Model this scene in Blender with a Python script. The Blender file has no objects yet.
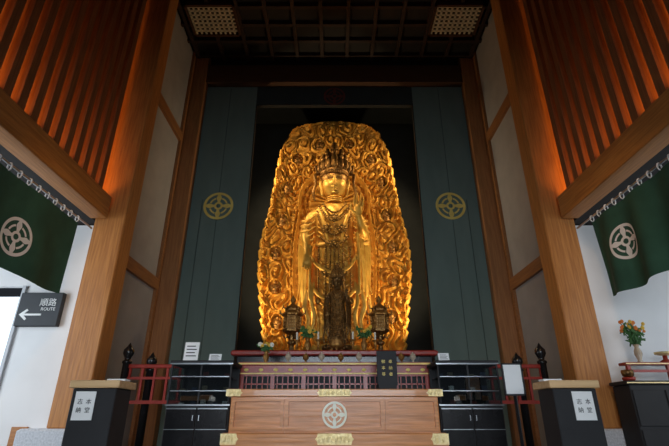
import bpy, math, random
import numpy as np
from mathutils import Vector, Matrix
random.seed(4)
rng=np.random.RandomState(7)
sc=bpy.context.scene
E=0.8
pi=math.pi
# ---------------------------------------------------------------- materials
def new_mat(name):
    m=bpy.data.materials.new(name); m.use_nodes=True
    nt=m.node_tree; b=nt.nodes['Principled BSDF']
    return m,nt,b
def mat(name,c1,c2=None,rough=.5,metal=0,scale=5,stretch=(1,1,1),bump=0,bscale=None,emit=None,es=0,detail=4,coat=0,wave=0):
    m,nt,b=new_mat(name)
    b.inputs['Roughness'].default_value=rough
    b.inputs['Metallic'].default_value=metal
    if coat: b.inputs['Coat Weight'].default_value=coat
    if c2 is None: c2=tuple(v*.75 for v in c1)
    tc=nt.nodes.new('ShaderNodeTexCoord'); mp=nt.nodes.new('ShaderNodeMapping')
    mp.inputs['Scale'].default_value=stretch
    nt.links.new(tc.outputs['Object'],mp.inputs['Vector'])
    n=nt.nodes.new('ShaderNodeTexNoise'); n.inputs['Scale'].default_value=scale; n.inputs['Detail'].default_value=detail
    nt.links.new(mp.outputs['Vector'],n.inputs['Vector'])
    r=nt.nodes.new('ShaderNodeValToRGB')
    r.color_ramp.elements[0].position=.35; r.color_ramp.elements[1].position=.65
    r.color_ramp.elements[0].color=(*c2,1); r.color_ramp.elements[1].color=(*c1,1)
    nt.links.new(n.outputs['Fac'],r.inputs['Fac'])
    nt.links.new(r.outputs['Color'],b.inputs['Base Color'])
    if bump:
        n2=n
        if bscale:
            n2=nt.nodes.new('ShaderNodeTexNoise'); n2.inputs['Scale'].default_value=bscale; n2.inputs['Detail'].default_value=5
            nt.links.new(mp.outputs['Vector'],n2.inputs['Vector'])
        bp=nt.nodes.new('ShaderNodeBump'); bp.inputs['Strength'].default_value=bump; bp.inputs['Distance'].default_value=.03
        nt.links.new(n2.outputs['Fac'],bp.inputs['Height']); last=bp
        if wave:
            wv=nt.nodes.new('ShaderNodeTexWave'); wv.bands_direction='DIAGONAL'; wv.inputs['Scale'].default_value=wave; wv.inputs['Distortion'].default_value=5; wv.inputs['Detail'].default_value=1; wv.inputs['Detail Scale'].default_value=.8
            mp2=nt.nodes.new('ShaderNodeMapping'); mp2.inputs['Scale'].default_value=(1.0,.3,.55); nt.links.new(tc.outputs['Object'],mp2.inputs['Vector']); nt.links.new(mp2.outputs['Vector'],wv.inputs['Vector'])
            b2=nt.nodes.new('ShaderNodeBump'); b2.inputs['Strength'].default_value=.35; b2.inputs['Distance'].default_value=.03
            nt.links.new(wv.outputs['Fac'],b2.inputs['Height']); nt.links.new(bp.outputs['Normal'],b2.inputs['Normal']); last=b2
        nt.links.new(last.outputs['Normal'],b.inputs['Normal'])
    if emit:
        b.inputs['Emission Color'].default_value=(*emit,1); b.inputs['Emission Strength'].default_value=es
    return m
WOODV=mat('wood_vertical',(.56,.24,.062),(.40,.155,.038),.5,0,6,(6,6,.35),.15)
WOODX=mat('wood_along_x',(.50,.21,.06),(.36,.14,.035),.5,0,6,(.35,6,6),.15)
WOODY=mat('wood_along_y',(.56,.24,.062),(.40,.155,.038),.5,0,6,(6,.35,6),.15)
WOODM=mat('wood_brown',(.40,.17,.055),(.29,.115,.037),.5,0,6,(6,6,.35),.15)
WOODYD=mat('wood_brown_along_y',(.38,.16,.05),(.28,.11,.035),.5,0,6,(6,.35,6),.15)
PALEW=mat('pale_wood',(.80,.53,.27),(.68,.42,.20),.5,0,6,(.35,6,6),.1)
LINTEL=mat('lintel_wood',(.09,.037,.015),(.06,.025,.011),.5,0,6,(.35,6,6),.15)
SLAT=mat('slat_wood',(.34,.14,.05),(.23,.09,.032),.6,0,6,(6,6,.35),.1)
WOODDK=mat('wood_dark',(.10,.045,.02),(.06,.028,.014),.6,0,6,(6,6,.5),.1)
CEILM=mat('ceiling_board',(.014,.010,.008),(.010,.007,.006),.7,0,4)
CEILB=mat('ceiling_beam',(.036,.016,.009),(.024,.011,.007),.6,0,6,(1,1,1))
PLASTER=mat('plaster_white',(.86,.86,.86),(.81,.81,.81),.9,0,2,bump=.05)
PLASTER_SHADED=mat('plaster_white_shaded',(.42,.39,.38),(.37,.345,.335),.9,0,2,bump=.05)  # darker copy of the white plaster, shade of the side walls put into the colour
BOXWOOD=mat('keyaki_wood',(.70,.27,.075),(.50,.175,.04),.35,0,5,(.5,5,7),.1,coat=.15)
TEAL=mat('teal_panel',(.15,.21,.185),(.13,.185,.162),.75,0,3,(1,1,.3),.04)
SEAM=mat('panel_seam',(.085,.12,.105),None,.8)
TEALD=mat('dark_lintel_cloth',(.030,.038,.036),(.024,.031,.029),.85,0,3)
BLACK=mat('black_lacquer',(.016,.015,.016),(.010,.010,.011),.22,0,4)
BLACKM=mat('black_matte',(.02,.02,.022),(.014,.014,.016),.7,0,4)
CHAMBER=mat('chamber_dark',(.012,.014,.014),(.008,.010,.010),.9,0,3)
RED=mat('red_lacquer',(.34,.03,.018),(.25,.022,.013),.35,0,4)
GOLD=mat('gilded_wood',(.80,.42,.06),(.56,.26,.03),.50,.42,9,bump=.45,bscale=22)
GOLDF=mat('gilded_figure',(.95,.57,.11),(.82,.44,.07),.46,.45,5,bump=.08,bscale=18)
ROBE=mat('gilded_robe',(.94,.55,.10),(.76,.39,.055),.47,.45,5,bump=.1,bscale=18,wave=2.6)
GOLDD=mat('aged_gold',(.46,.23,.055),(.22,.10,.025),.45,.7,14,bump=.3,bscale=30)
GOLDJ=mat('jewelry_gold',(.48,.25,.05),(.26,.13,.028),.4,.65,14,bump=.2,bscale=30)
BRASS=mat('brass_fitting',(1,.82,.44),(.85,.64,.28),.4,.4,30,bump=.4,bscale=45)
BRONZE=mat('dark_bronze',(.32,.17,.05),(.10,.05,.018),.38,.75,12,bump=.35,bscale=30)
STONE=mat('grey_stone',(.74,.77,.82),(.56,.59,.64),.85,0,40,bump=.3)
FLOORM=mat('stone_floor',(.10,.095,.09),(.08,.075,.07),.6,0,3)
NOREN=mat('green_cloth',(.035,.12,.08),(.025,.09,.06),.9,0,3,bump=.05,bscale=200)
WHITE=mat('white_print',(.92,.92,.90),(.88,.88,.86),.8)
CREAM=mat('cream_inlay',(.92,.90,.76),(.86,.82,.64),.5)
VENTM=mat('vent_lattice',(.78,.68,.50),(.66,.56,.40),.6)
GOLDP=mat('gold_print',(.88,.70,.20),(.76,.58,.14),.5,.1)
REDP=mat('dark_red_print',(.16,.03,.02),(.12,.022,.015),.6)
PAPER=mat('paper',(.93,.93,.92),(.90,.90,.89),.9)
INK=mat('ink',(.02,.02,.02),(.015,.015,.015),.8)
SIGN=mat('sign_grey',(.035,.04,.048),(.03,.035,.04),.6)
STEEL=mat('steel',(.55,.57,.6),(.45,.47,.5),.3,.9)
FRAMEW=mat('pale_door_frame',(.55,.57,.6),(.5,.52,.55),.5)
LEAF=mat('leaf_green',(.05,.16,.03),(.03,.10,.02),.6)
YEL=mat('petal_yellow',(.85,.55,.06),(.75,.40,.04),.6)
ORA=mat('petal_orange',(.85,.28,.04),(.7,.18,.03),.6)
WHT=mat('petal_white',(.8,.76,.66),(.72,.66,.52),.6)
CHINA=mat('porcelain',(.55,.50,.40),(.4,.3,.2),.25)
LAMP=mat('lantern_paper',(.5,.33,.13),None,.8,emit=(1,.5,.15),es=.08)
SHOJI=mat('bright_doorway',(.8,.85,.9),None,.9,emit=(.80,.90,1),es=.85)
CREVICE=mat('goods_red',(.28,.05,.04),None,.6); GOODB=mat('goods_blue',(.06,.09,.18),None,.6); GOODC=mat('goods_tan',(.35,.28,.18),None,.6)
def glass():
    m=bpy.data.materials.new('thin_glass'); m.use_nodes=True; nt=m.node_tree; nt.nodes.clear()
    o=nt.nodes.new('ShaderNodeOutputMaterial'); mx=nt.nodes.new('ShaderNodeMixShader'); t=nt.nodes.new('ShaderNodeBsdfTransparent'); g=nt.nodes.new('ShaderNodeBsdfGlossy')
    g.inputs['Roughness'].default_value=.03; mx.inputs[0].default_value=.2; t.inputs[0].default_value=(.6,.65,.65,1)
    nt.links.new(t.outputs[0],mx.inputs[1]); nt.links.new(g.outputs[0],mx.inputs[2]); nt.links.new(mx.outputs[0],o.inputs[0]); return m
GLASS=glass()
# ---------------------------------------------------------------- mesh builder
class MB:
    def __init__(s): s.v=[];s.f=[];s.m=[];s.mi=0
    def add(s,vs,fs):
        o=len(s.v); s.v+= [tuple(p) for p in vs]; s.f+=[tuple(i+o for i in f) for f in fs]; s.m+=[s.mi]*len(fs); return s
    def box(s,x0,x1,y0,y1,z0,z1,b=0):
        if b<=0:
            vs=[(x,y,z) for z in(z0,z1) for y in(y0,y1) for x in(x0,x1)]
            return s.add(vs,[(0,2,3,1),(4,5,7,6),(0,1,5,4),(2,6,7,3),(0,4,6,2),(1,3,7,5)])
        def ringp(d,z):
            a0,a1,b0,b1=x0+d,x1-d,y0+d,y1-d; c=b
            return [(a0+c,b0,z),(a1-c,b0,z),(a1,b0+c,z),(a1,b1-c,z),(a1-c,b1,z),(a0+c,b1,z),(a0,b1-c,z),(a0,b0+c,z)]
        R=[ringp(b,z0),ringp(0,z0+b),ringp(0,z1-b),ringp(b,z1)]
        vs=[p for r in R for p in r]; fs=[tuple(range(7,-1,-1)),tuple(range(24,32))]
        for k in range(3):
            for i in range(8):
                j=(i+1)%8; fs.append((k*8+i,k*8+j,k*8+8+j,k*8+8+i))
        return s.add(vs,fs)
    def lathe(s,prof,c=(0,0,0),n=24,sx=1,sy=1,rot=0):
        vs=[];fs=[]
        for r,z in prof:
            for i in range(n):
                a=2*pi*i/n+rot; vs.append((c[0]+r*sx*math.cos(a),c[1]+r*sy*math.sin(a),c[2]+z))
        for k in range(len(prof)-1):
            for i in range(n):
                j=(i+1)%n; fs.append((k*n+i,k*n+j,(k+1)*n+j,(k+1)*n+i))
        fs.append(tuple(range(n-1,-1,-1))); fs.append(tuple((len(prof)-1)*n+i for i in range(n)))
        return s.add(vs,fs)
    def tube(s,pts,rad,n=10,flat=1.0,caps=True):
        pts=[Vector(p) for p in pts]
        if not hasattr(rad,'__len__'): rad=[rad]*len(pts)
        vs=[];fs=[]; prev=None
        for i,p in enumerate(pts):
            t=(pts[min(i+1,len(pts)-1)]-pts[max(i-1,0)]).normalized()
            up=prev if prev is not None else (Vector((0,1,0)) if abs(t.y)<.9 else Vector((1,0,0)))
            a=t.cross(up)
            if a.length<1e-5: a=t.cross(Vector((1,0,.1)))
            a.normalize(); b=a.cross(t).normalized(); prev=b
            for k in range(n):
                an=2*pi*k/n; vs.append(p+a*math.cos(an)*rad[i]+b*math.sin(an)*rad[i]*flat)
        for i in range(len(pts)-1):
            for k in range(n):
                j=(k+1)%n; fs.append((i*n+k,i*n+j,(i+1)*n+j,(i+1)*n+k))
        if caps: fs.append(tuple(range(n-1,-1,-1))); fs.append(tuple((len(pts)-1)*n+i for i in range(n)))
        return s.add(vs,fs)
    def ell(s,c,r,n=16,m=10,rot=None):
        vs=[];fs=[]
        M=Matrix.Identity(3) if rot is None else rot
        for i in range(m+1):
            ph=-pi/2+pi*i/m
            for k in range(n):
                a=2*pi*k/n; v=M@Vector((r[0]*math.cos(ph)*math.cos(a),r[1]*math.cos(ph)*math.sin(a),r[2]*math.sin(ph)))
                vs.append((c[0]+v.x,c[1]+v.y,c[2]+v.z))
        for i in range(m):
            for k in range(n):
                j=(k+1)%n; fs.append((i*n+k,i*n+j,(i+1)*n+j,(i+1)*n+k))
        return s.add(vs,fs)
    def prism(s,poly,y0,y1):
        n=len(poly); vs=[(x,y0,z) for x,z in poly]+[(x,y1,z) for x,z in poly]
        fs=[tuple(range(n)),tuple(range(2*n-1,n-1,-1))]
        for i in range(n):
            j=(i+1)%n; fs.append((i,i+n,j+n,j))
        return s.add(vs,fs)
def mesh_of(mb,mats,smooth=False,name='m'):
    me=bpy.data.meshes.new(name); me.from_pydata(mb.v,[],mb.f)
    if not isinstance(mats,(list,tuple)): mats=[mats]
    for m in mats: me.materials.append(m)
    if len(mats)>1: me.polygons.foreach_set('material_index',mb.m)
    if smooth: me.polygons.foreach_set('use_smooth',[True]*len(me.polygons))
    me.update(); return me
def link(o): sc.collection.objects.link(o); return o
def part(name,mb,mats,parent,loc=(0,0,0),smooth=False,label=None):
    me=mb if isinstance(mb,bpy.types.Mesh) else mesh_of(mb,mats,smooth,name)
    o=link(bpy.data.objects.new(name,me)); o.parent=parent; o.location=loc
    if label:o['label']=label
    return o
def thing(name,label,cat,loc,mb=None,mats=None,smooth=False,group=None):
    me=None
    if mb is not None: me=mesh_of(mb,mats,smooth,name)
    o=link(bpy.data.objects.new(name,me)); o.location=loc
    o['label']=label;o['category']=cat
    if group:o['group']=group
    return o
def struct(name,mb,mats,smooth=False):
    o=link(bpy.data.objects.new(name,mesh_of(mb,mats,smooth,name))); o['kind']='structure'; o['label']=name.replace('_',' '); return o
def dup(root,loc,label=None,scale=None):
    n=root.copy(); link(n); n.location=loc
    if scale is not None: n.scale=scale
    if label:n['label']=label
    def rec(src,dst):
        for c in [c for c in src.children]:
            k=c.copy(); link(k); k.parent=dst; rec(c,k)
    rec(root,n); return n
def text_mesh(body,size,loc,mt,rotz=0,align='CENTER',ext=.001,space=1,zc=None):
    cu=bpy.data.curves.new('t','FONT'); cu.body=body; cu.size=size; cu.align_x=align; cu.align_y='CENTER'; cu.extrude=ext; cu.space_line=space
    o=link(bpy.data.objects.new('t',cu)); dg=bpy.context.evaluated_depsgraph_get(); dg.update()
    me=bpy.data.meshes.new_from_object(o.evaluated_get(dg))
    bpy.data.objects.remove(o)
    me.transform(Matrix.Translation(loc)@Matrix.Rotation(rotz,4,'Z')@Matrix.Rotation(pi/2,4,'X'))
    if zc is not None and len(me.vertices):
        zs=[v.co.z for v in me.vertices]; me.transform(Matrix.Translation((0,0,zc-(min(zs)+max(zs))/2)))
    me.materials.clear(); me.materials.append(mt); return me
def emblem(R,fn):
    """wheel crest: outer ring, hub ring, four flared spokes, four arcs. fn maps (a,b)->xyz"""
    mb=MB()
    def ring(r0,r1,a0=0,a1=2*pi,n=64,cx=0,cz=0):
        vs=[];fs=[];K=3
        for i in range(n+1):
            a=a0+(a1-a0)*i/n
            for k in range(K):
                r=r0+(r1-r0)*k/(K-1); vs.append(fn(R*(cx+r*math.cos(a)),R*(cz+r*math.sin(a))))
        for i in range(n):
            for k in range(K-1): fs.append((i*K+k,i*K+k+1,(i+1)*K+k+1,(i+1)*K+k))
        mb.add(vs,fs)
    ring(.83,1.0); ring(.15,.29)
    for q in range(4):
        a=q*pi/2; ca,sa=math.cos(a),math.sin(a); N=8
        vs=[];fs=[]
        for i in range(N+1):
            t=i/N; r=.27+.58*t
            w=.085+.09*math.exp(-((t-.55)/.28)**2)
            for k in (-1,0,1):
                x=r;z=w*k; vs.append(fn(R*(x*ca-z*sa),R*(x*sa+z*ca)))
        for i in range(N):
            for k in (0,1): fs.append((i*3+k,i*3+k+1,(i+1)*3+k+1,(i+1)*3+k))
        mb.add(vs,fs)
        ring(.52,.63,a+.36,a+pi/2-.36,14)
    return mb
# ---------------------------------------------------------------- room shell
CE=E+9.5
struct('floor',MB().box(-8,8,-4,14,-.2,0),FLOORM)
struct('ceiling',MB().box(-4.9,4.9,-4,10.2,CE,CE+.2),CEILM)
mb=MB()
x=-3.85
while x<3.9:
    mb.box(x-.045,x+.045,2,9.85,CE-.14,CE); x+=.7
y=3.1
while y<9.8:
    mb.box(-4,4,y-.045,y+.045,CE-.12,CE-.001); y+=.55
struct('trim_1',mb,CEILB)
for sx in (-1,1):
    nm='left' if sx<0 else 'right'
    def bx(a,b): return (min(a*sx,b*sx),max(a*sx,b*sx))
    a,b=bx(4.0,4.12); struct('wall_'+nm,MB().box(a,b,7.68,10,0,CE),PLASTER_SHADED)
    a,b=bx(3.93,4.005)
    mb=MB(); mb.box(a,b,7.68,9.62,E+2.6,E+2.85); mb.box(a,b,7.68,9.62,E+6.5,E+6.75)
    mb.box(a,b,9.62,9.75,0,CE)
    struct('trim_2' if sx<0 else 'trim_3',mb,WOODYD)
    mb=MB(); a,b=bx(4.49,5.1); mb.box(a,b,7.2,7.3,0,E+3.1); a,b=bx(5.1,7.2)
    if sx<0: mb.box(a,b,7.2,7.3,E+2.0,E+3.1)
    else: mb.box(a,b,7.2,7.3,0,E+3.1)
    a,b=bx(4.13,4.49); mb.box(a,b,7.2,7.3,.66,E+3.1)
    struct('wall_'+nm+'_aisle',mb,PLASTER)
    a,b=bx(4.49,4.72); struct('baseboard_'+nm,MB().box(a,b,7.17,7.2,0,E-.12),WOODX)
    a,b=bx(4.14,7.2); struct('ceiling_'+nm+'_aisle',MB().box(a,b,-2,7.3,E+3.12,E+3.2),CEILM)
    a,b=bx(4.75,4.85); struct('wall_'+nm+'_upper',MB().box(a,b,-2,7.4,E+3.2,CE),SLAT)
    a,b=bx(4.13,4.8); struct('wall_'+nm+'_upper_end',MB().box(a,b,7.3,7.4,E+3.1,CE),SLAT)
struct('door_1',MB().box(-7.2,-5.1,7.9,7.95,0,E+2.0),SHOJI)
struct('trim_4',MB().box(-5.13,-5.08,7.15,7.34,0,E+2.0),FRAMEW)
mb=MB()
for sx in(-1,1):
    for k,(u0,u1) in enumerate(((2.17,2.90),(2.91,3.70))):
        x0,x1=sorted((sx*u0,sx*u1)); mb.box(x0,x1,10.0,10.1,0,E+8.7)
struct('wall_back',mb,TEAL)
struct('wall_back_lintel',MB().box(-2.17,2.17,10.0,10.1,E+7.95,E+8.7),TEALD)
mb=MB()
for sx in(-1,1):
    mb.box(sx*2.905-.008,sx*2.905+.008,9.990,10.0,0,E+8.5)
    mb.box(sx*3.3-.007,sx*3.3+.007,9.975,9.99,0,E+5)
struct('trim_5',mb,SEAM)
struct('trim_6',MB().box(-3.56,3.56,9.78,9.99,E+8.55,E+9.15),LINTEL)
struct('wall_back_upper',MB().box(-4.1,4.1,10.0,10.1,E+8.7,CE),CEILM)
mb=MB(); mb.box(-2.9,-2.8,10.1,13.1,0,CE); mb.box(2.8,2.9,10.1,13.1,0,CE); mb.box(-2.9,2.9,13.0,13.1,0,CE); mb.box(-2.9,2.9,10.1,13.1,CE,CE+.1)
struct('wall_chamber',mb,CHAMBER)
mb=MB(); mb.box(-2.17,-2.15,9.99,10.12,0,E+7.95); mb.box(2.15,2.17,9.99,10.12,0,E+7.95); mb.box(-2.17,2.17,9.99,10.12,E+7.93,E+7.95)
struct('trim_7',mb,CHAMBER)  # dark strips added over the opening edges to hide the lamp light on them
for sx in(-1,1):
    thing('wall_crest','round gold wheel crest on teal wall panel','emblem',(sx*2.88,9.975,E+4.82),emblem(.37,lambda a,b:(a,-.012,b)),GOLDP,group='gold crests on the teal panels')
thing('wall_crest','dark red wheel crest on dark lintel cloth','emblem',(0,9.99,E+8.22),emblem(.30,lambda a,b:(a,-.012,b)),REDP)
# ---------------------------------------------------------------- pillars
for sx in(-1,1):
    p=thing('pillar','tall square timber pillar on a grey stone base','pillar',(sx*3.8,7.2,0),group='front timber pillars')
    mb=MB().box(-.32,.2,-.2,.2,.66,CE,.015) if sx<0 else MB().box(-.2,.32,-.2,.2,.66,CE,.015)
    part('shaft',mb,WOODV,p)
    s0,s1=(-.68,.28) if sx<0 else (-.28,.68)
    part('stone_base',MB().box(s0,s1,-.3,.26,0,.66,.03),STONE,p,label='grey granite pillar base')
    mb=MB().box(-.1,.1,-.1,.1,0,CE,.01)
    thing('post','slim dark timber post beside white plaster wall','post',(sx*3.88,7.57,0),mb,WOODDK,group='slim posts behind pillars')
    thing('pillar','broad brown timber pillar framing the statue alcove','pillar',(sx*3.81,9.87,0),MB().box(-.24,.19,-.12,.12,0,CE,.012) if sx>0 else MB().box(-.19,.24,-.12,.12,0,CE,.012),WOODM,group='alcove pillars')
for sx in(-1,1):
    g=thing('lattice_screen','tall orange-brown vertical slat screen above a beam','screen',(sx*4.0,4.5,E+3.1),group='slat screens')
    part('beam',MB().box(-.14 if sx<0 else -.15,.15 if sx<0 else .14,-5,2.40,0,.40,.01),WOODY,g)
    mb=MB(); y=-4.9
    while y<2.35:
        mb.box(-.07,.07,y-.065,y+.065,.40,6.398); y+=.26
    part('slats',mb,SLAT,g)
for sx in(-1,1):
    v=thing('ceiling_vent','pale square lattice vent panel in dark ceiling','vent',(sx*3.1,8.4,CE-.20),group='ceiling vents')
    mb=MB()
    for (a,b,c,d) in((-.62,.62,-.5,-.44),(-.62,.62,.44,.5),(-.62,-.56,-.5,.5),(.56,.62,-.5,.5)): mb.box(a,b,c,d,0,.20)
    part('frame',mb,LINTEL,v)
    mb=MB()
    for i in range(9): mb.box(-.56+i*.125,-.51+i*.125,-.45,.45,.03,.06)
    for i in range(7): mb.box(-.56,.56,-.44+i*.125,-.39+i*.125,.03,.06)
    part('lattice',mb,VENTM,v)
# ---------------------------------------------------------------- noren curtains
for sx in(-1,1):
    y0,y1=3.6,6.50; zt=2.85; zb=1.68 if sx<0 else 1.64
    ph=.6 if sx<0 else 2.0
    amp=.035 if sx<0 else .06
    fr=5.5 if sx<0 else 9
    def off(y,z,ph=ph,amp=amp,fr=fr,zt=zt,sx=sx):
        t=min(1,max(0,(zt-z)/.8)); d=amp*(.35+.65*t)*math.sin(y*fr+ph+.5*z)
        return d*-sx
    n=thing('curtain','dark green cloth curtain with white wheel crest, hung from rod','curtain',(sx*4.08,0,E))
    n['label']=('dark green curtain with white wheel crest beside route sign' if sx<0 else 'rippled dark green curtain with white crest above side altar')
    mb=MB();vs=[];fs=[];NY,NZ=110,24
    for i in range(NY+1):
        y=y0+(y1-y0)*i/NY
        for k in range(NZ+1):
            z=zb+(zt-zb)*k/NZ
            if k==0: z+=.02*math.sin(y*4)
            vs.append((off(y,z),y,z))
    for i in range(NY):
        for k in range(NZ): fs.append((i*(NZ+1)+k,(i+1)*(NZ+1)+k,(i+1)*(NZ+1)+k+1,i*(NZ+1)+k+1))
    mb.add(vs,fs); c=part('cloth',mb,NOREN,n,smooth=True)
    cy=5.31 if sx<0 else 5.85; cz=2.13 if sx<0 else 2.28
    part('crest',emblem(.255,lambda a,b:(off(cy+a,cz+b)-sx*.012,cy+a,cz+b)),WHITE,n,label='white wheel crest')
    mb=MB().tube([(0,y0,zt+.07),(0,y1+.4,zt+.07)],.016,8); part('rod',mb,STEEL,n)
    y=y0+.05; rm=None
    while y<y1:
        if rm is None:
            rm=mesh_of(MB().tube([(.028*math.cos(a),0,.05*math.sin(a)) for a in [2*pi*j/12 for j in range(13)]],.009,6),WHITE,True,'curtain_ring')
        if y>4.1: part('ring',rm,None,n,(0,y,zt+.045),label='white curtain ring')
        y+=.2
# ---------------------------------------------------------------- route sign
s=thing('route_sign','dark grey direction sign with white arrow and lettering','sign',(-4.74,7.13,E+1.60))
part('panel',MB().box(-.34,.34,-.03,.07,-.27,.27,.008),SIGN,s)
mb=MB()
mb.prism([(-.29,-.09),(-.18,.0),(-.155,-.025),(-.21,-.075),(.06,-.075),(.06,-.105),(-.21,-.105),(-.155,-.155),(-.18,-.18)],-.038,-.03)
part('arrow',mb,WHITE,s)
part('lettering',text_mesh('順路',.135,(.13,-.033,.13),WHITE,zc=.11),None,s)
part('lettering',text_mesh('ROUTE',.072,(.15,-.033,.0),WHITE,zc=-.0),None,s)
# ---------------------------------------------------------------- statue dais
thing('dais','black lacquer stepped platform carrying the golden statue','platform',(0,11.5,0),MB().box(-2.15,2.15,-1.3,1.2,0,E+.85,.02).box(-1.9,1.9,-1.2,1.1,E+.85,E+1.1,.02),BLACK)
# ---------------------------------------------------------------- mandorla
HZ=[1.05,1.64,2.75,3.3,3.84,4.3,4.69,5.31,5.91,6.73,7.15,7.43,7.65,7.84,7.94,8.02,8.08]
HWD=[1.60,1.72,1.88,1.96,2.00,1.99,1.94,1.80,1.72,1.63,1.56,1.46,1.35,1.19,1.06,.92,.74]
def hw(z): return np.interp(z,HZ,HWD)
NX,NZ=340,580
ZTOP=8.08
zz=np.linspace(1.10,ZTOP,NZ); ss=np.linspace(-1,1,NX)
S,Z=np.meshgrid(ss,zz)
W=hw(Z)*(1+.018*np.sin(Z*9)+.010*np.sin(Z*23+1))
X=S*W
Z=Z+.30*(1-np.abs(S)**2.4)*np.clip((Z-7.0)/1.08,0,1)**2
cs=[]
sp=.46
r=0; z=1.0
while z<8.8:
    xx=-2.3+(r%2)*sp/2
    while xx<2.3:
        cs.append((xx+rng.uniform(-.17,.17),z+rng.uniform(-.17,.17),rng.choice([-1,1]),rng.uniform(0,6.28))); xx+=sp*rng.uniform(.7,1.3)
    z+=sp*.86; r+=1
cs=np.array(cs)
Xw=X+.08*np.sin(Z*4.1+X*2)+.02*np.sin(Z*15+X*5); Zw=Z+.09*np.sin(X*5.3+Z*1.3)+.02*np.sin(X*17-Z*4)
d1=np.full(X.shape,1e9); d2=np.full(X.shape,1e9); idx=np.zeros(X.shape,int)
for i,(cx,cz,sg,ph) in enumerate(cs):
    d=np.hypot(Xw-cx,(Zw-cz)*.72)
    closer=d<d1
    d2=np.where(closer,d1,np.minimum(d2,d)); idx=np.where(closer,i,idx); d1=np.where(closer,d,d1)
th=np.arctan2(Zw-cs[idx,1],Xw-cs[idx,0]); sg=cs[idx,2]; ph=cs[idx,3]
edge=np.clip((d2-d1)/.06,0,1)
cc=np.cos(2*pi*d1/.125-sg*th+ph)
H=(.5+.5*cc)*(.35+.65*edge)+.16*np.cos(3*(2*pi*d1/.125-sg*th+ph))+.9*np.exp(-(d1/.045)**2)+.6*(1-d1/.3)
H=H*.085+.03*np.sin(3.1*X+2)*np.sin(2.3*Z)
rin=np.sqrt((X/1.12)**2+((Z-3.9)/3.1)**2)
ridge=lambda f,c,w:np.exp(-((f-c)/w)**2)
inner=np.clip((1-rin)/.04,0,1)
ang=np.arctan2((Z-5.75),X)
Hin=.0+.015*np.cos(Z*26+3*np.sin(X*9))
H=H*(1-inner)+(Hin+.35*H-.14)*inner
H+= .11*ridge(rin,1.0,.022)+.06*ridge(rin,1.07,.014)
rh=np.hypot(X,Z-5.7)
H=np.where(rh<.98,-.08+.03*np.cos(ang*24)*np.clip(rh/.5,0,1),H)
H+= .16*ridge(rh,1.0,.04)+.09*ridge(rh,.86,.02)+.06*ridge(rh,.74,.02)
H+= .08*ridge(np.abs(S),.975,.018)
meds=[]
for v,sf in((2.3,.80),(3.25,.80),(4.2,.80),(5.15,.80),(6.15,.80)):
    for s_ in(-1,1): meds.append((s_*sf*float(hw(v)),v+.08*s_))
meds+= [(-1.08,7.0),(1.08,7.0),(-.45,7.55),(.45,7.55)]
for mx_,mz in meds:
    d=np.hypot(X-mx_,(Z-mz)*.85)
    H=np.where(d<.16,.0,H); H+=.05*np.exp(-((d-.175)/.025)**2)
H*=np.clip((ZTOP+.1-(Z-.30*(1-np.abs(S)**2.4)))/.3,.35,1)
Y=-H-.30*(np.abs(S)**2.2)+.12*np.sin((Z-1)/7.4*pi)-.25*((Z-1.1)/7.4)**2
vs=np.stack([X,Y,Z],-1).reshape(-1,3)
mb=MB(); mb.v=[tuple(p) for p in vs.tolist()]
fs=[]
for j in range(NZ-1):
    for i in range(NX-1):
        a=j*NX+i; fs.append((a,a+1,a+NX+1,a+NX))
bd=[i for i in range(NX)]+[j*NX+NX-1 for j in range(1,NZ)]+[(NZ-1)*NX+i for i in range(NX-2,-1,-1)]+[j*NX for j in range(NZ-2,0,-1)]
nb=len(bd); o0=len(mb.v)
for b in bd:
    p=mb.v[b]; mb.v.append((p[0]*.99,p[1]+.16,p[2]))
for k in range(nb):
    j=(k+1)%nb; fs.append((bd[j],bd[k],o0+k,o0+j))
mb.f=fs; mb.m=[0]*len(fs)
MY=11.75
man=thing('mandorla','tall carved gilded flame halo with swirling clouds behind statue','halo',(0,MY,E))
man.scale=(1.013,1,1.013); man.location.z=E-.005
part('carved_panel',mb,GOLD,man,smooth=True)
def small_fig():
    f=MB()
    f.lathe([(.02,0),(.11,.01),(.13,.05),(.09,.07),(.12,.10),(.10,.115)],n=14,sy=.7)
    f.ell((0,0,.14),(.13,.09,.04),14,8); f.lathe([(.10,.12),(.085,.2),(.10,.27),(.07,.31),(.03,.33),(.028,.35)],n=14,sy=.7)
    f.ell((0,-.01,.385),(.045,.05,.055),12,8); f.ell((0,0,.44),(.025,.025,.03),8,6)
    for s_ in(-1,1): f.tube([(s_*.09,0,.29),(s_*.12,-.02,.21),(s_*.03,-.08,.17)],[.032,.028,.02],8)
    return f
sfm=mesh_of(small_fig(),GOLDD,True,'small_seated_figure')
def my(x,z):
    s_=min(1,abs(x)/float(hw(z))); return -.30*s_**2.2+.12*math.sin((z-1)/7.4*pi)-.25*((z-1.1)/7.4)**2
for mx_,mz in meds:
    part('small_seated_figure',sfm,None,man,(mx_,my(mx_,mz)-.06,mz-.19),label='small seated figure on lotus in round medallion').scale=(.82,.82,.82)
for s_ in(-1,1):
    mb=MB()
    for z in np.arange(1.5,7.5,.31):
        w=float(hw(z)); w2=float(hw(z+.25)); y=my(w,z)
        mb.tube([(s_*(w-.10),y+.02,z-.14),(s_*(w-.01),y,z),(s_*(w2+.03),y-.03,z+.16),(s_*(w2-.03),y-.06,z+.27)],[.06,.065,.045,.012],8)
    part('flame_edge',mb,GOLD,man,smooth=True)
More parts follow.
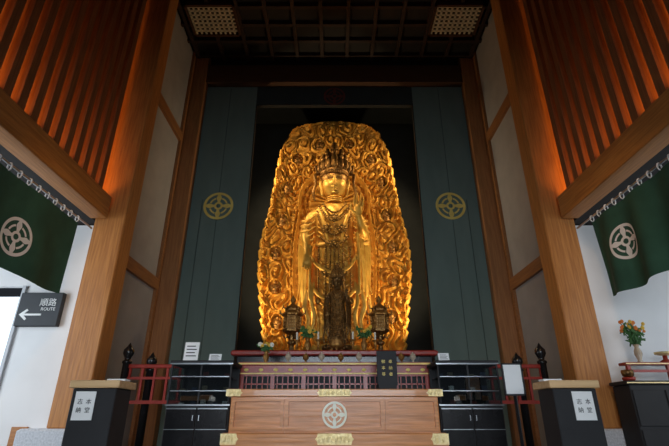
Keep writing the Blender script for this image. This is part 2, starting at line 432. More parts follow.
# ---------------------------------------------------------------- standing figure
def interp(z,zs,vs): return float(np.interp(z,zs,vs))
BZ=[0,.15,.5,1.1,1.9,2.4,2.8,3.2,3.45,3.60,3.70,3.78,3.86,4.15]
BA=[.46,.54,.56,.58,.58,.53,.50,.54,.58,.54,.42,.28,.20,.19]
BB=[.34,.38,.40,.42,.43,.40,.36,.38,.36,.32,.27,.22,.19,.19]
def front(x,z):
    a=interp(z,BZ,BA); b=interp(z,BZ,BB); t=max(0,1-(x/a)**2); return -b*math.sqrt(t)
def figure(name,label,cat,loc,scale,mbody,morn,mhair,face=None,remesh=True,crownm=None):
    crownm=crownm or morn
    root=thing(name,label,cat,loc); root.scale=(scale,)*3
    b=MB(); N=96; M=150; vs=[];fs=[]
    for j in range(M+1):
        z=4.15*j/M; a=interp(z,BZ,BA); bb=interp(z,BZ,BB)
        low=max(0,min(1,(3.0-z)/.8))
        for i in range(N):
            t=2*pi*i/N; c,s=math.cos(t),math.sin(t)
            x=a*math.copysign(abs(c)**.9,c); y=bb*math.copysign(abs(s)**.9,s)
            fold=.02*low*math.sin(t*18)
            k=1+fold/.45
            vs.append((x*k,y*k,z))
    for j in range(M):
        for i in range(N):
            k=(i+1)%N; fs.append((j*N+i,j*N+k,(j+1)*N+k,(j+1)*N+i))
    fs.append(tuple(range(N-1,-1,-1))); fs.append(tuple(M*N+i for i in range(N)))
    b.add(vs,fs)
    def sm(pts,n=6):
        P=[Vector(p) for p in pts]; out=[]
        for i in range(len(P)-1):
            p0=P[max(i-1,0)];p1=P[i];p2=P[i+1];p3=P[min(i+2,len(P)-1)]
            for k in range(n):
                t=k/n; out.append(.5*((2*p1)+(p2-p0)*t+(2*p0-5*p1+4*p2-p3)*t*t+(3*p1-p0-3*p2+p3)*t**3))
        out.append(P[-1]); return out
    def rs(r,n=6):
        o=[]
        for i in range(len(r)-1):
            for k in range(n): o.append(r[i]+(r[i+1]-r[i])*k/n)
        return o+[r[-1]]
    b.tube(sm([(-.40,0,3.50),(-.62,-.02,3.34),(-.74,-.08,2.85),(-.72,-.30,2.45),(-.70,-.46,2.15)]),rs([.17,.19,.16,.11,.075]),16)
    b.tube(sm([(.40,0,3.50),(.62,-.02,3.34),(.76,-.12,2.85),(.70,-.46,2.92),(.62,-.60,3.20)]),rs([.17,.19,.16,.11,.075]),16)
    for s_ in(-1,1):
        for q in range(5):
            zc_=3.30-.16*q; xo=.86+.04*math.sin(q*.5)
            b.tube(sm([(s_*.50,-.28,zc_+.06),(s_*.68,-.25,zc_-.06),(s_*xo,-.13,zc_-.05),(s_*(xo+.02),.04,zc_+.05)]),rs([.02,.03,.03,.02]),8)
    for s_ in(-1,1): b.ell((s_*.20,-.22,3.30),(.24,.16,.20))
    z=2.25;k=0
    while z>.25:
        half=.50; sag=.34+.06*(k%3)
        pts=[]
        for i in range(17):
            u=-1+2*i/16; x=u*half; zz_=z+.0-sag*(1-u*u)*.9+.05*math.sin(u*3+k)
            if zz_<.05: zz_=.05
            pts.append((x,front(x*.95,zz_)-.065*math.sin(pi*i/16),zz_))
        b.tube(pts,[.015+.034*math.sin(pi*i/16) for i in range(17)],8)
        z-=.18;k+=1
    for k in range(6):
        zt_=3.42-.13*k
        pts=[]
        for i in range(9):
            t=i/8; x=-.44+.80*t; zz_=zt_-.75*t; pts.append((x,front(x*.95,zz_)-.035,zz_))
        b.tube(pts,.030,8)
    for i in range(11):
        x0=-.50+.10*i
        pts=[(x0*(1.0+.04*math.sin(j_+i)),front(x0*.95,.7-.085*j_)-.04,.7-.085*j_) for j_ in range(9)]
        b.tube(pts,[.015]+[.032]*7+[.038],8)
    for s_ in(-1,1):
        top0=2.45 if s_<0 else 2.85
        for q in range(6):
            a0=q/5; x0=.62+.28*a0; yy=-.40+.36*a0+.03*(q%2)
            zb_=(.85 if s_<0 else 1.0)+.35*abs(a0-.5)+.08*(q%2)
            b.tube(sm([(s_*(x0-.02),yy*.9,top0+.18*a0),(s_*x0,yy,2.2),(s_*(x0+.03*math.sin(q)),yy,1.6),(s_*(x0+.02*(q%3)),yy-.02,zb_)]),rs([.04,.045,.045,.025]),10)
        b.tube(sm([(s_*.50,-.05,3.60),(s_*.74,.04,3.4),(s_*.88,.05,2.9),(s_*.90,.02,2.2),(s_*.86,.02,1.2),(s_*.94,.0,.5),(s_*.84,-.02,.05)]),rs([.06,.07,.07,.07,.06,.08,.02]),10,.6)
        b.tube(sm([(s_*.66,-.34,1.3),(s_*.72,-.34,.9),(s_*.62,-.36,.5),(s_*.76,-.34,.08)]),rs([.05,.08,.06,.03]),10,.5)
        b.tube(sm([(s_*.50,-.38,1.5),(s_*.56,-.44,1.0),(s_*.48,-.46,.6),(s_*.58,-.44,.1)]),rs([.03,.055,.05,.03]),10,.5)
        b.tube(sm([(s_*.40,-.24,3.62),(s_*.34,-.38,3.3),(s_*.24,-.44,2.9),(s_*.16,-.46,2.5)]),rs([.05,.055,.05,.04]),10,.6)
    b.tube(sm([(-.66,-.3,2.2),(-.35,-.52,1.82),(0,-.58,1.68),(.35,-.52,1.82),(.68,-.3,2.4)]),rs([.05]*5),10,.7)
    b.tube(sm([(-.62,-.3,1.5),(-.35,-.52,1.10),(0,-.58,.98),(.35,-.52,1.10),(.64,-.3,1.5)]),rs([.05]*5),10,.7)
    b.tube(sm([(-.48,-.2,2.52),(0,-.48,2.46),(.48,-.2,2.52)]),rs([.065]*3),10,.7)
    for s_ in(-1,1): b.ell((s_*.22,-.36,.085),(.15,.28,.075))
    def hand(P,R,curl):
        R=R.to_3x3()
        def q(v): v=R@Vector(v); return (P[0]+v.x,P[1]+v.y,P[2]+v.z)
        b.tube([q((0,0,-.06)),q((0,0,.04)),q((0,0,.15)),q((0,0,.20))],[.085,.105,.115,.09],12,.5)
        for i,(fx,L) in enumerate(((-.085,.20),(-.03,.24),(.028,.225),(.082,.17))):
            c=curl*(1+.3*i)
            b.tube([q((fx,0,.17)),q((fx*1.1,-c*.15*L,.17+L*.45)),q((fx*1.15,-c*.5*L,.17+L*.8)),q((fx*1.15,-c*.9*L,.17+L))],[.03,.029,.026,.017],8)
        b.tube([q((-.08,-.01,.0)),q((-.14,-.05,.06)),q((-.16,-.09,.13)),q((-.15,-.11,.19))],[.04,.036,.03,.018],8)
    hand((.61,-.64,3.24),Matrix.Rotation(.05,3,'Y')@Matrix.Scale(1.25,3),.5)
    hand((-.70,-.49,2.12),Matrix.Rotation(pi,3,'Y')@Matrix.Rotation(.1,3,'X'),.3)
    body=part('robed_body',b,mbody,root,smooth=True)
    md=body.modifiers.new('r','REMESH'); md.mode='VOXEL'; md.voxel_size=.015 if remesh else .03; md.use_smooth_shade=True
    h=MB(); N=96;M=80;vs=[];fs=[]
    def G(x,z,cx,cz,sx_,sz_): return math.exp(-((x-cx)/sx_)**2-((z-cz)/sz_)**2)
    for j in range(M+1):
        ph=-pi/2+pi*j/M
        for i in range(N):
            t=2*pi*i/N
            x=.335*math.cos(ph)*math.cos(t); y=.33*math.cos(ph)*math.sin(t); z=.48*math.sin(ph)
            if z<0: x*=1-.12*(z/-.48)**2
            if y<0:
                f=0; fz=min(1,-y/.15)
                f+=.10*G(x,z,0,-.09,.042,.045)+.06*G(x,z,0,.01,.024,.13)+.02*G(x,z,.04,-.10,.02,.025)+.02*G(x,z,-.04,-.10,.02,.025)
                f+=.05*G(x,z,0,-.205,.075,.018)+.05*G(x,z,0,-.25,.055,.018)-.06*G(x,z,0,-.228,.085,.010)
                f+=.035*G(x,z,0,-.36,.08,.05)-.02*G(x,z,0,-.295,.07,.018)
                for s_ in(-1,1):
                    bz=.15-1.6*(abs(x)-.13)**2
                    f+=-.08*G(x,z,s_*.13,.06,.075,.045)+.06*G(x,z,s_*.135,.035,.07,.028)-.07*G(x,z,s_*.135,.010+.8*(abs(x)-.135)**2,.085,.012)
                    f+=.04*math.exp(-((z-bz)/.016)**2-((x-s_*.13)/.11)**2)+.03*G(x,z,s_*.18,-.13,.11,.11)
                f+=.03*G(x,z,0,.19,.022,.022)
                y-=f*fz
            vs.append((x,y,z))
    for j in range(M):
        for i in range(N):
            k=(i+1)%N; fs.append((j*N+i,j*N+k,(j+1)*N+k,(j+1)*N+i))
    h.add(vs,fs)
    for s_ in(-1,1):
        h.tube([(s_*.33,.02,.14),(s_*.38,.0,.10),(s_*.38,-.01,0),(s_*.35,-.01,-.12),(s_*.34,-.02,-.30),(s_*.32,-.02,-.36)],[.03,.06,.055,.045,.04,.02],10,.6)
    for k in range(3): h.tube([(.23*math.cos(a),.02+.22*math.sin(a),-.44-.06*k) for a in [pi*1.0+pi*q/12 for q in range(13)]],.025,8)
    part('head',h,face or mbody,root,(0,-.10,4.36),smooth=True)
    c=MB()
    c.ell((0,.04,.17),(.375,.38,.36),24,12)
    for i in range(23):
        a=pi+pi*i/22; c.ell((.365*math.cos(a),.02+.375*math.sin(a),.27),(.035,.035,.05),8,6)
    c.lathe([(.30,.40),(.28,.52),(.24,.62),(.24,.76),(.28,.86),(.16,.98),(.02,1.02)],(0,.04,0),20)
    part('hair',c,mhair,root,(0,-.10,4.36),smooth=True)
    c=MB()
    c.lathe([(.385,.26),(.42,.28),(.42,.36),(.385,.38)],(0,.02,0),32)
    for i in range(9):
        a=pi+pi*i/8; R_=.40; cx,cy=R_*math.cos(a),.02+R_*math.sin(a)
        hgt=.36 if i==4 else .28
        c.tube([(cx,cy,.34),(cx*1.04,cy*1.04,.42),(cx*1.02,cy*1.02,.34+hgt),(cx*.95,cy*.95,.42+hgt)],[.06,.10,.085,.03],8,.5)
        for q in range(5):
            b_=q*2*pi/5; c.ell((cx*1.1+.035*math.cos(b_),cy*1.1,.46+.035*math.sin(b_)),(.016,.016,.016),6,4)
    for s_ in(-1,1):
        c.tube(sm([(s_*.42,-.05,.32),(s_*.54,-.08,.26),(s_*.52,-.1,0),(s_*.58,-.12,-.3),(s_*.52,-.1,-.55)]),rs([.05,.05,.04,.045,.02]),8,.5)
        for q in range(4): c.ell((s_*(.45+.025*q),-.06,.32+.08*q),(.055,.03,.055),8,6)
    part('crown',c,crownm,root,(0,-.10,4.36),smooth=True)
    sh=MB(); sh.lathe([(.03,-.10),(.05,-.07),(.035,-.05)],n=8); sh.ell((0,0,0),(.065,.065,.085),12,8); sh.ell((0,.01,.08),(.045,.045,.05),10,6); sh.ell((0,-.065,-.01),(.012,.02,.02),6,4)
    shm=mesh_of(sh,crownm,True,'crown_head')
    for i in range(7):
        a=pi+pi*i/6; part('crown_head',shm,None,root,(.34*math.cos(a),-.08+.30*math.sin(a),5.12),label='tiny head on the crown').scale=(1.4,)*3
    for i in range(3):
        a=pi*1.15+pi*.7*i/2; part('crown_head',shm,None,root,(.22*math.cos(a),-.08+.2*math.sin(a),5.34),label='tiny head on the crown').scale=(1.4,)*3
    t_=part('crown_head',shm,None,root,(0,-.08,5.55),label='topmost head on the crown'); t_.scale=(2.0,)*3
    n=MB()
    def arc(x0,zt,zd,r,beads):
        pts=[]
        for i in range(beads+1):
            u=-1+2*i/beads; x=u*x0; z=zt-zd*(1-u*u); pts.append((x,front(x*.96,z)-.10,z))
        n.tube(pts,r*.5,6)
        for p in pts: n.ell(p,(r,r,r),8,6)
    arc(.30,3.68,.32,.03,20); arc(.40,3.60,.48,.036,22); arc(.46,3.45,.72,.03,28); arc(.36,2.7,.25,.032,20); arc(.44,3.3,.85,.024,34)
    for x0,z0,z1 in((0,3.0,1.0),(-.22,2.5,.6),(.22,2.5,.6),(-.40,2.4,1.0),(.40,2.4,1.0),(-.11,2.4,.8),(.11,2.4,.8)):
        z=z0
        while z>z1:
            n.ell((x0,front(x0,z)-.14,z),(.028,.028,.034),8,6)
            z-=.065
        n.ell((x0,front(x0,z1)-.14,z1),(.065,.04,.09),10,6)
    for (x0,z0) in((0,3.18),(0,2.46),(-.2,2.9),(.2,2.9),(-.22,1.7),(.22,1.7),(0,1.35)):
        for q in range(8):
            a=q*pi/4; n.ell((x0+.09*math.cos(a),front(x0,z0)-.14,z0+.09*math.sin(a)),(.042,.03,.042),8,6)
        n.ell((x0,front(x0,z0)-.16,z0),(.055,.05,.055),10,6)
    part('jewelry',n,morn,root,smooth=True)
    return root
def lotus(name,label,loc,R,Hh,m):
    root=thing(name,label,'pedestal',loc)
    mb=MB().lathe([(R*.75,0),(R*.95,.0),(R,.06*Hh),(R*.92,.12*Hh),(R*.7,.22*Hh),(R*.62,.35*Hh),(R*.68,.45*Hh),(R*.85,.7*Hh),(R*.88,.97*Hh),(R*.84,Hh)],n=40,sy=.75)
    part('core',mb,m,root,smooth=False)
    mb=MB()
    for row,(zc_,rr,n_,tl) in enumerate(((.62,.86,18,.35),(.76,.90,18,.25),(.22,.92,22,-.9))):
        for i in range(n_):
            a=2*pi*(i+.5*(row%2))/n_
            rot=Matrix.Rotation(a,3,'Z')@Matrix.Rotation(tl,3,'Y')
            mb.ell((R*rr*math.cos(a),R*rr*.75*math.sin(a),zc_*Hh),(R*.05,R*.15,Hh*.20),10,8,rot)
    part('petals',mb,m,root,smooth=True)
    return root
lotus('lotus_pedestal','gilded lotus pedestal under the standing statue',(0,10.90,E+1.1),.85,.45,GOLDF)
figure('statue','giant golden standing deity statue in robes, crowned, hand raised','statue',(0,10.78,E+1.556),.97,ROBE,GOLDJ,GOLDD,face=GOLDF,crownm=GOLDD)
# ---------------------------------------------------------------- mid altar and dark small statue
ap=thing('altar_platform','black lacquered altar platform with red top slab','platform',(0,9.0,0))
part('body',MB().box(-1.75,1.75,-.75,.75,0,E+1.02,.02),BLACK,ap)
part('top',MB().box(-1.85,1.85,-.8,.78,E+1.02,E+1.11,.02),RED,ap,label='red lacquer slab')
AZ=E+1.11
lotus('lotus_pedestal','small dark bronze lotus pedestal on altar',(0.06,9.2,AZ),.34,.22,BRONZE)
figure('small_statue','small dark bronze standing deity statue on lotus pedestal','statue',(.06,9.2,AZ+.222),.30,BRONZE,GOLDD,BRONZE,remesh=False,crownm=GOLDD)
def lantern():
    r=thing('altar_lantern','ornate dark gilt hexagonal altar lantern on stand','lantern',(-.84,8.95,AZ),group='altar lanterns')
    m=MB().lathe([(.17,0),(.18,.03),(.13,.06),(.05,.10),(.04,.18),(.08,.22),(.09,.25),(.04,.30),(.05,.38),(.13,.43),(.18,.45),(.19,.49),(.16,.51)],n=6)
    for i in range(6):
        a=i*pi/3; m.tube([(.05*math.cos(a),.05*math.sin(a),.36),(.14*math.cos(a),.14*math.sin(a),.33),(.18*math.cos(a),.18*math.sin(a),.40)],[.02,.018,.01],6)
    part('stand',m,BRONZE,r)
    m=MB()
    for i in range(6):
        a=i*pi/3; m.tube([(.165*math.cos(a),.165*math.sin(a),.50),(.165*math.cos(a),.165*math.sin(a),.78)],.018,6)
        for z in(.54,.60,.66,.72):
            m.tube([(.165*math.cos(a),.165*math.sin(a),z),(.165*math.cos(a+pi/3),.165*math.sin(a+pi/3),z)],.011,5)
        for q in(.3,.5,.7):
            x_=.165*(math.cos(a)*(1-q)+math.cos(a+pi/3)*q); y_=.165*(math.sin(a)*(1-q)+math.sin(a+pi/3)*q); m.tube([(x_,y_,.52),(x_,y_,.74)],.009,5)
    part('frame',m,GOLDD,r)
    part('lamp_panels',MB().lathe([(.135,.51),(.135,.76)],n=6),LAMP,r)
    m=MB().lathe([(.17,.75),(.215,.77),(.22,.79),(.17,.84),(.15,.86),(.15,.90),(.17,.91),(.12,.96),(.05,1.0),(.03,1.03),(.055,1.07),(.05,1.11),(.005,1.18)],n=6)
    for i in range(6):
        a=i*pi/3; m.tube([(.19*math.cos(a),.19*math.sin(a),.80),(.24*math.cos(a),.24*math.sin(a),.81),(.26*math.cos(a),.26*math.sin(a),.88)],[.022,.02,.01],6)
        m.tube([(.15*math.cos(a),.15*math.sin(a),.92),(.19*math.cos(a),.19*math.sin(a),.93),(.20*math.cos(a),.20*math.sin(a),.99)],[.016,.015,.008],6)
        m.tube([(.235*math.cos(a),.235*math.sin(a),.80),(.235*math.cos(a),.235*math.sin(a),.64)],.006,5); m.ell((.235*math.cos(a),.235*math.sin(a),.63),(.018,.018,.035),6,5)
    part('roof',m,GOLDD,r)
    return r
L=lantern(); dup(L,(.90,8.95,AZ))
def flowers(name,label,loc,cols,h=.45,vr=.07,vm=None,n=9,spread=.16,group=None,seed=1,bs=1):
    rd=random.Random(seed)
    r=thing(name,label,'flowers',loc,group=group)
    part('vase',MB().lathe([(vr*.6,0),(vr*.7,.01),(vr*.5,.04),(vr,.12),(vr*.9,.17),(vr*.5,.22),(vr*.8,.26)],n=18),vm or BRASS,r,smooth=True)
    st=MB();lf=MB();bl=MB()
    for i in range(n):
        a=rd.uniform(0,6.28); q=rd.uniform(.2,1)*spread; hh=h*rd.uniform(.55,1)
        tip=(q*math.cos(a),q*.6*math.sin(a),.24+hh)
        st.tube([(0,0,.2),(tip[0]*.4,tip[1]*.4,.24+hh*.5),tip],.006,5)
        bl.mi=i%len(cols)
        k_=rd.uniform(.6,1.05)*bs
        for k in range(8):
            b_=k*pi/4; bl.ell((tip[0]+.026*k_*math.cos(b_),tip[1]-.01,tip[2]+.026*k_*math.sin(b_)),(.018*k_,.012,.018*k_),6,4)
        bl.ell((tip[0],tip[1]-.015,tip[2]),(.018*bs,.018*bs,.018*bs),6,4)
        for k in range(4):
            t=rd.uniform(.2,.9); b_=rd.uniform(0,6.28)
            lf.ell((tip[0]*t+.05*math.cos(b_),tip[1]*t+.03*math.sin(b_),.24+hh*t),(.06,.008,.015),8,5,Matrix.Rotation(b_,3,'Y')@Matrix.Rotation(rd.uniform(-.5,.5),3,'Z'))
    part('stems',st,LEAF,r); part('leaves',lf,LEAF,r,smooth=True); part('blossoms',bl,cols,r,smooth=True)
    return r
fv=flowers('flower_vase','yellow and white altar flowers in bronze vase',(-1.08,7.3,E+.77),[YEL,WHT],.16,.06,GOLDD,seed=3,group='altar flower vases'); fv.scale=(.8,.8,.8)
flowers('flower_vase','green leafy altar flowers in bronze vase',(-.50,8.5,AZ),[LEAF,YEL],.22,.06,GOLDD,seed=5,group='altar flower vases')
flowers('flower_vase','green leafy altar flowers in bronze vase',(.55,8.5,AZ),[LEAF,YEL],.22,.06,GOLDD,seed=8,group='altar flower vases')
def candle():
    r=thing('candlestick','brass candlestick with white candle on altar','candlestick',(-.30,8.42,AZ),group='altar candlesticks')
    part('holder',MB().lathe([(.07,0),(.075,.02),(.02,.05),(.015,.12),(.035,.14),(.015,.17),(.05,.2),(.055,.22),(.012,.225)],n=16),GOLDD,r,smooth=True)
    part('candle',MB().lathe([(.018,.22),(.018,.36),(.003,.37)],n=10),WHT,r)
    return r
c=candle(); dup(c,(.34,8.42,AZ)); dup(c,(-.70,8.5,AZ)); dup(c,(.76,8.5,AZ))
o=thing('incense_burner','round bronze incense burner with three feet','incense burner',(.04,8.48,AZ+.005))
m=MB().lathe([(.05,.05),(.12,.08),(.14,.14),(.11,.19),(.13,.21),(.12,.22),(.08,.21)],n=24)
part('bowl',m,GOLDD,o,smooth=True)
for i in range(3):
    a=i*2*pi/3+.5; part('foot',MB().tube([(.08*math.cos(a),.08*math.sin(a),.09),(.11*math.cos(a),.11*math.sin(a),.04),(.10*math.cos(a),.10*math.sin(a),0)],[.03,.02,.018],8),GOLDD,o,smooth=True)
OT=E+.77
def cup(x,y,z,m_,lab,k):
    o=thing('offering_cup',lab,'cup',(x,y,z),group='offering cups on the altar table')
    part('bowl',MB().lathe([(.03*k,0),(.035*k,.01),(.015*k,.03),(.02*k,.05),(.055*k,.08),(.06*k,.12),(.05*k,.12)],n=18),m_,o,smooth=True)
    part('lid',MB().lathe([(.058*k,.12),(.04*k,.145),(.01*k,.155),(.014*k,.17),(.003,.178)],n=18),m_,o,smooth=True)
for i,x in enumerate((-.72,-.45,-.2,.1,.38,1.05,1.22)):
    cup(x,7.2+.06*(i%2),OT,GOLDD if i%2 else CHINA,'small lidded gilt offering cup' if i%2 else 'small lidded porcelain offering cup',.8)
# ---------------------------------------------------------------- front altar table
t=thing('altar_table','red lacquer altar table with gilt edges and dark panels','table',(0,7.3,0))
TZ=E+.77
part('top',MB().box(-1.44,1.44,-.33,.33,TZ-.05,TZ,.008),RED,t)
mb=MB(); mb.box(-1.445,1.445,-.34,-.325,TZ-.035,TZ-.015); mb.box(-1.42,1.42,-.31,-.30,TZ-.17,TZ-.155); mb.box(-1.42,1.42,-.31,-.30,TZ-.44,TZ-.425)
for i in range(13):
    x=-1.32+i*.22; mb.ell((x,-.305,TZ-.11),(.035,.012,.022),10,6)
part('gilt_trim',mb,GOLDP,t)
mb=MB()
for i in range(7):
    x=-1.38+i*.46; mb.box(x-.03,x+.03,-.305,-.25,0,TZ-.05)
mb.box(-1.42,1.42,-.295,-.27,TZ-.2,TZ-.05); mb.box(-1.42,1.42,-.295,-.27,TZ-.5,TZ-.42)
part('frame',mb,RED,t)
mb=MB().box(-1.4,1.4,-.20,.3,0,TZ-.051); part('body',mb,BLACKM,t)
for i in range(6):
    mb=MB()
    x=-1.15+i*.46
    mb.box(x-.2,x+.2,-.285,-.27,TZ-.32,TZ-.30)
    for k in range(5): mb.box(x-.17+k*.08,x-.155+k*.08,-.285,-.27,TZ-.42,TZ-.2)
    part('panel_lattice',mb,RED,t)
# ---------------------------------------------------------------- offertory box
b=thing('offertory_box','wide brown wooden offertory box with brass corners and crest','box',(0,5.9,0))
part('body',MB().box(-1.28,1.28,.03,.78,.60,1.05,.01),BOXWOOD,b)
part('top_rail',MB().box(-1.33,1.33,-.02,.80,1.04,1.13,.01),BOXWOOD,b)
part('plinth',MB().box(-1.35,1.35,-.03,.80,0,.635,.012),BOXWOOD,b)
mb=MB()
for (x0,x1) in((-1.26,-.62),(-.60,.60),(.62,1.26)):
    mb.box(x0,x1,-.01,.03,.66,.70); mb.box(x0,x1,-.01,.03,.985,1.02); mb.box(x0,x0+.04,-.01,.03,.70,.985); mb.box(x1-.04,x1,-.01,.03,.70,.985)
    mb.box(x0+.04,x1-.04,.0,.03,.825,.85)
mb.box(-.62,-.60,.01,.03,.635,1.04); mb.box(.60,.62,.01,.03,.635,1.04)
part('panel_frames',mb,BOXWOOD,b)
def plate(x0,x1,z0,z1,y,l=True,r=True):
    mb=MB(); h=z1-z0; zc=(z0+z1)/2; e=.03
    L_=[(x0+e,z1),(x0+e*.7,z1-h*.3),(x0,zc),(x0+e*.7,z0+h*.3),(x0+e,z0)] if l else [(x0,z1),(x0,z0)]
    R_=[(x1-e,z0),(x1-e*.7,z0+h*.3),(x1,zc),(x1-e*.7,z1-h*.3),(x1-e,z1)] if r else [(x1,z0),(x1,z1)]
    mb.prism(L_+R_,y-.008,y)
    x=x0+.05
    while x<x1-.03:
        mb.ell((x,y-.008,zc),(.018,.008,h*.3),8,6); x+=.05
    part('brass_fitting',mb,BRASS,b,label='engraved brass fitting')
plate(-1.335,-1.13,1.045,1.125,-.02,False); plate(-.22,.22,1.045,1.125,-.02); plate(1.13,1.335,1.045,1.125,-.02,True,False)
plate(-1.355,-1.14,.51,.63,-.03,False); plate(-.23,.23,.51,.63,-.03); plate(1.14,1.355,.51,.63,-.03,True,False)
part('crest',emblem(.15,lambda a,c:(a,-.022,c+.835)),CREAM,b,label='cream round wheel crest')
poly=[(.16*math.cos(-2*pi*i/48),.835+.16*math.sin(-2*pi*i/48)) for i in range(48)]
part('crest_disc',MB().prism(poly,-.018,.03),BOXWOOD,b)
p=thing('name_plaque','black upright plaque with gold characters on small stand','plaque',(.73,6.5,1.13))
part('board',MB().box(-.14,.14,-.015,.015,.08,.54,.006),BLACKM,p)
part('stand',MB().box(-.17,.17,-.06,.06,0,.03).box(-.12,.12,-.03,.03,.03,.09),BLACKM,p)
part('lettering',text_mesh('奉\n納\n者',.052,(.05,-.018,.42),GOLDP,space=1.6,zc=.31),None,p)
part('lettering',text_mesh('御\n本\n尊',.052,(-.05,-.018,.42),GOLDP,space=1.6,zc=.31),None,p)
# ---------------------------------------------------------------- display cabinets
def cabinet():
    r=thing('display_cabinet','black glass-fronted display cabinet with bright steel shelf edges','cabinet',(-1.80,6.32,0),group='display cabinets')
    mb=MB().box(-.42,.42,.04,.6,0,.95,.008); part('body',mb,BLACKM,r)
    for i,(x0,x1) in enumerate(((-.40,-.01),(.01,.40))):
        d=part('glass_door',MB().box(x0,x1,0,.02,.05,.92,.004),BLACK,r,label='dark reflective glass door')
        hx=x1-.03 if i==0 else x0+.03
        part('handle',MB().tube([(0,0,-.03),(0,-.02,-.03),(0,-.02,.03),(0,0,.03)],.004,6),STEEL,d,(hx,0,.80))
        part('door_edge',MB().box(x0,x1,-.005,0,.905,.918),STEEL,d)
        part('door_edge',MB().box(x0,x1,-.005,0,.66,.668),STEEL,d)
    mb=MB()
    for x in(-.41,.39):
        for y in(.0,.55): mb.box(x,x+.02,y,y+.02,.95,1.48)
        mb.box(x,x+.02,.0,.57,1.46,1.478)
    for z in(.95,1.12,1.30,1.46):
        mb.box(-.41,.41,.0,.014,z,z+.014)
    mb.box(-.01,.01,0,.014,.95,1.48)
    part('case_frame',mb,BLACKM,r)
    part('case_back',MB().box(-.41,.41,.575,.595,.95,1.48),BLACKM,r)
    part('edge_trim',MB().box(-.425,.425,-.012,.0,.945,.965),STEEL,r)
    part('edge_trim',MB().box(-.425,.425,-.012,0,1.468,1.484),STEEL,r)
    for z in(1.125,1.305):
        part('shelf',MB().box(-.385,.385,.02,.54,z,z+.008),GLASS,r)
        part('shelf_edge',MB().box(-.385,.385,-.006,.0,z,z+.010),STEEL,r)
    part('glass_pane',MB().box(-.39,.39,.004,.008,.965,1.46),GLASS,r)
    part('top',MB().box(-.43,.43,-.01,.61,1.48,1.52,.006),BLACKM,r)
    return r
C1=cabinet(); dup(C1,(1.80,6.32,0))
for k,xc in enumerate((-1.80,1.80)):
    for z in(.952,1.134,1.314):
        for i in range(5):
            x=xc-.31+i*.15; hh=.04+.02*((i*7+k)%3)
            mb=MB().box(-.035,.035,-.02,.02,0,hh,.004)
            m_=[GOODB,CREVICE,GOODB,PAPER,BLACKM,GOODC][(i*3+k+int(z*10))%6]
            thing('amulet_packet','small paper charm packet on cabinet shelf','charm',(x,6.32+.30+.05*(i%2),z),mb,m_,group='charm packets in the glass cases')
def card(x,y,z,w,h,txt,label):
    o=thing('card_sign',label,'sign',(x,y,z))
    mb=MB(); mb.add([(-w/2,0,0),(w/2,0,0),(w/2,.03,h),(-w/2,.03,h),(-w/2,.008,0),(w/2,.008,0),(w/2,.038,h),(-w/2,.038,h)],[(0,1,2,3),(7,6,5,4),(0,4,5,1),(1,5,6,2),(2,6,7,3),(3,7,4,0)])
    part('card',mb,PAPER,o)
    mb=MB(); mb.box(-w/2,w/2,.035,.10,0,.008); part('foot',mb,PAPER,o)
    mb=MB()
    for i in range(4):
        t=.25+i*.17; yy=.03*t-.002; zz_=h*t
        mb.box(-w*.35,w*(.35-.1*(i%2)),yy-.001,yy+.001,zz_,zz_+h*.05)
    part('printed_lines',mb,INK,o)
card(-2.0,6.42,1.52,.20,.26,'','white card with dark printing standing on cabinet')
card(-1.66,6.42,1.52,.17,.10,'','small white card on black cabinet')
card(1.52,6.42,1.52,.15,.11,'','small white card on black cabinet')
# ---------------------------------------------------------------- pedestals
for sx in(-1,1):
    r=thing('donation_stand','black donation stand with pale wooden top and paper notice','stand',(sx*2.27,4.5,0),group='donation stands')
    part('body',MB().box(-.205,.205,0,.34,0,1.06,.008),BLACKM,r)
    part('top',MB().box(-.235,.235,-.025,.37,1.06,1.13,.006),PALEW,r)
    px=-.07 if sx<0 else .06
    part('notice',MB().box(px-.095,px+.095,-.006,0,.78,1.03),PAPER,r)
    part('lettering',text_mesh('本\n堂',.052,(px+.04,-.008,.95),INK,space=1.4,zc=.905),None,r)
    part('lettering',text_mesh('志\n納',.052,(px-.04,-.008,.95),INK,space=1.4,zc=.905),None,r)
    thing('leaflet','white folded leaflet lying on donation stand','leaflet',(sx*2.13,4.66,1.13),MB().box(-.09,.09,-.06,.06,0,.02,.003),PAPER,group='leaflets on donation stands')
r=thing('notice_board','white notice board on slim black floor stand','sign',(2.085,5.5,0))
part('base',MB().lathe([(.16,0),(.16,.015),(.03,.03)],n=28),BLACK,r)
part('pole',MB().tube([(0,.02,.02),(0,.02,1.2)],.02,10),BLACK,r)
part('board',MB().box(-.105,.105,-.01,.012,1.05,1.38,.006),PAPER,r)
part('board_frame',MB().box(-.118,.118,-.013,.013,1.375,1.392).box(-.118,.118,-.013,.013,1.035,1.052).box(-.12,-.104,-.013,.013,1.035,1.392).box(.104,.12,-.013,.013,1.035,1.392),BLACKM,r)
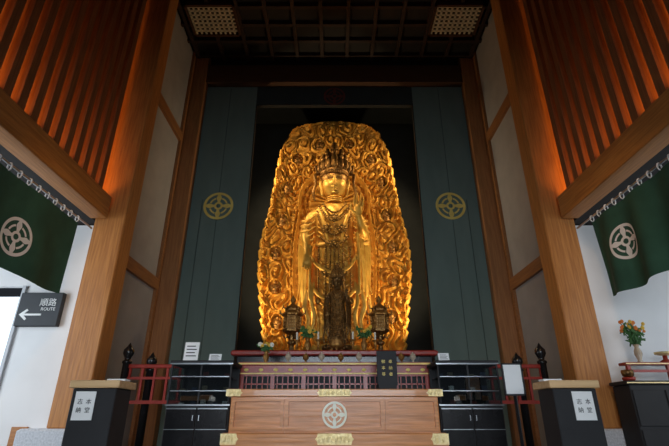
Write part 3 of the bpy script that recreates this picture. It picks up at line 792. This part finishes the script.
# ---------------------------------------------------------------- red railings
def railing(sx):
    r=thing('railing','red lacquer low railing with black onion-finial posts','railing',(sx*2.95,7.5,0),group='red railings')
    mb=MB(); a,b_=(-.42,1.15) if sx<0 else (-1.15,.42)
    mb.box(a,b_,-.03,.03,1.53,1.59,.01); mb.box(a,b_,-.025,.025,1.36,1.40); mb.box(a,b_,-.025,.025,1.0,1.05)
    x=a+.1
    while x<b_: mb.box(x-.018,x+.018,-.018,.018,1.02,1.54); x+=.2
    part('rails',mb,RED,r)
    for px in ((-.40,-.05) if sx<0 else (.40,.05)):
        k=1 if abs(px)>.2 else .93
        part('post',MB().lathe([(.06,0),(.06,1.60*k),(.075,1.61*k),(.075,1.64*k),(.045,1.66*k),(.05,1.69*k),(.085,1.76*k),(.08,1.82*k),(.03,1.88*k),(.005,1.93*k)],n=18),BLACK,r,(px,0 if k==1 else .12,0),smooth=True,label='black post with onion finial')
railing(-1); railing(1)
# ---------------------------------------------------------------- side altar
r=thing('side_altar','black and red lacquer side altar cabinet with gilt trim','altar',(4.55,6.5,0))
part('body',MB().box(-.52,.9,-.02,.38,0,1.22,.01),BLACKM,r)
mb=MB()
for x in(-.5,-.05,.4): mb.box(x,x+.42,-.035,-.02,.2,.66,.004); mb.box(x,x+.42,-.035,-.02,.70,1.15,.004)
part('door_panels',mb,BLACKM,r)
part('top',MB().box(-.56,.95,-.05,.39,1.22,1.27,.01),BLACKM,r)
part('upper_shelf',MB().box(-.35,.95,.20,.39,1.50,1.54,.006),RED,r)
part('shelf_legs',MB().box(-.33,-.28,.22,.27,1.27,1.5).box(.85,.9,.22,.27,1.27,1.5).box(.25,.3,.22,.27,1.27,1.5).box(-.33,.9,.23,.25,1.40,1.44),RED,r)
part('gilt_trim',MB().box(-.56,.95,-.055,-.05,1.235,1.25).box(-.35,.95,.194,.20,1.512,1.526),BRASS,r)
flowers('flower_vase','orange flowers in porcelain vase on side altar',(4.48,6.80,1.54),[ORA,YEL,ORA,ORA],.38,.055,CHINA,n=18,spread=.18,seed=11,bs=.75)
o=thing('offering_stand','red lacquer offering stand with gilt rim','stand',(4.86,6.80,1.54))
part('foot',MB().lathe([(.07,0),(.08,.02),(.03,.05),(.03,.10)],n=20),RED,o,smooth=True); part('tray',MB().lathe([(.04,.10),(.12,.12),(.13,.15),(.12,.15)],n=24),BRASS,o,smooth=True)
o=thing('bell_bowl','dark bronze singing bowl on red cushion','bowl',(4.10,6.56,1.275))
part('cushion',MB().lathe([(.07,0),(.085,.02),(.08,.045)],n=20),RED,o,smooth=True); part('bowl',MB().lathe([(.04,.045),(.07,.06),(.08,.11),(.075,.14),(.07,.14),(.06,.07)],n=24),BRONZE,o,smooth=True)
# ---------------------------------------------------------------- lights
def light(kind,name,loc,target,power,col,size=.3,sizey=None,spot=None,blend=.6,spread=None):
    l=bpy.data.lights.new(name,kind); l.energy=power; l.color=col
    if kind=='AREA':
        l.size=size
        if sizey: l.shape='RECTANGLE'; l.size_y=sizey
        if spread: l.spread=spread
    else: l.shadow_soft_size=size
    if spot: l.spot_size=spot; l.spot_blend=blend
    o=link(bpy.data.objects.new(name,l)); o.location=loc
    o.rotation_euler=(Vector(target)-Vector(loc)).to_track_quat('-Z','Y').to_euler()
    return o
WARM=(1,.77,.45); AMB=(1,.40,.10); DAY=(.82,.91,1)
for sx in(-1,1):
    light('SPOT','statue_side_lamp',(sx*2.6,10.45,E+2.2),(sx*.9,11.75,E+4.0),240,WARM,.08,spot=2.2)
    light('SPOT','statue_top_lamp',(sx*2.6,10.45,E+6.8),(sx*.8,11.75,E+5.5),190,WARM,.08,spot=2.2)
    light('AREA','grille_lamp',(sx*4.42,4.3,E+3.3),(sx*4.42,4.3,E+9),95,AMB,.25,5.5)
    light('AREA','aisle_daylight',(sx*6.6,4.6,E+1.2),(sx*4.2,6.6,E+1.2),105 if sx<0 else 50,DAY,2.2,3)
    light('SPOT','pillar_lamp',(sx*2.2,3.2,E+4.2),(sx*3.8,7.2,E+1.2),130,(1,.58,.25),.15,spot=.95,blend=1)
light('SPOT','statue_front_lamp',(-1.2,7.8,E+8.6),(0,10.6,E+4.9),800,WARM,.06,spot=.42,blend=.9)
light('SPOT','altar_lamp',(0,5.2,E+7.5),(0,8.2,E+.9),80,(1,.72,.45),.15,spot=.7,blend=.9)
light('AREA','entrance_daylight',(0,-3,E+1.3),(0,6,E+.3),85,DAY,5,1.5,spread=1.4)
w=bpy.data.worlds.new('world'); sc.world=w; w.use_nodes=True
w.node_tree.nodes['Background'].inputs[0].default_value=(.55,.65,.8,1); w.node_tree.nodes['Background'].inputs[1].default_value=.03
cam=bpy.data.cameras.new('camera'); cam.lens=24; cam.sensor_width=36
co=link(bpy.data.objects.new('camera',cam)); co.location=(0,0,E); co.rotation_euler=(pi/2+math.radians(23.61),0,0)
sc.camera=co
sc.view_settings.view_transform='Standard'
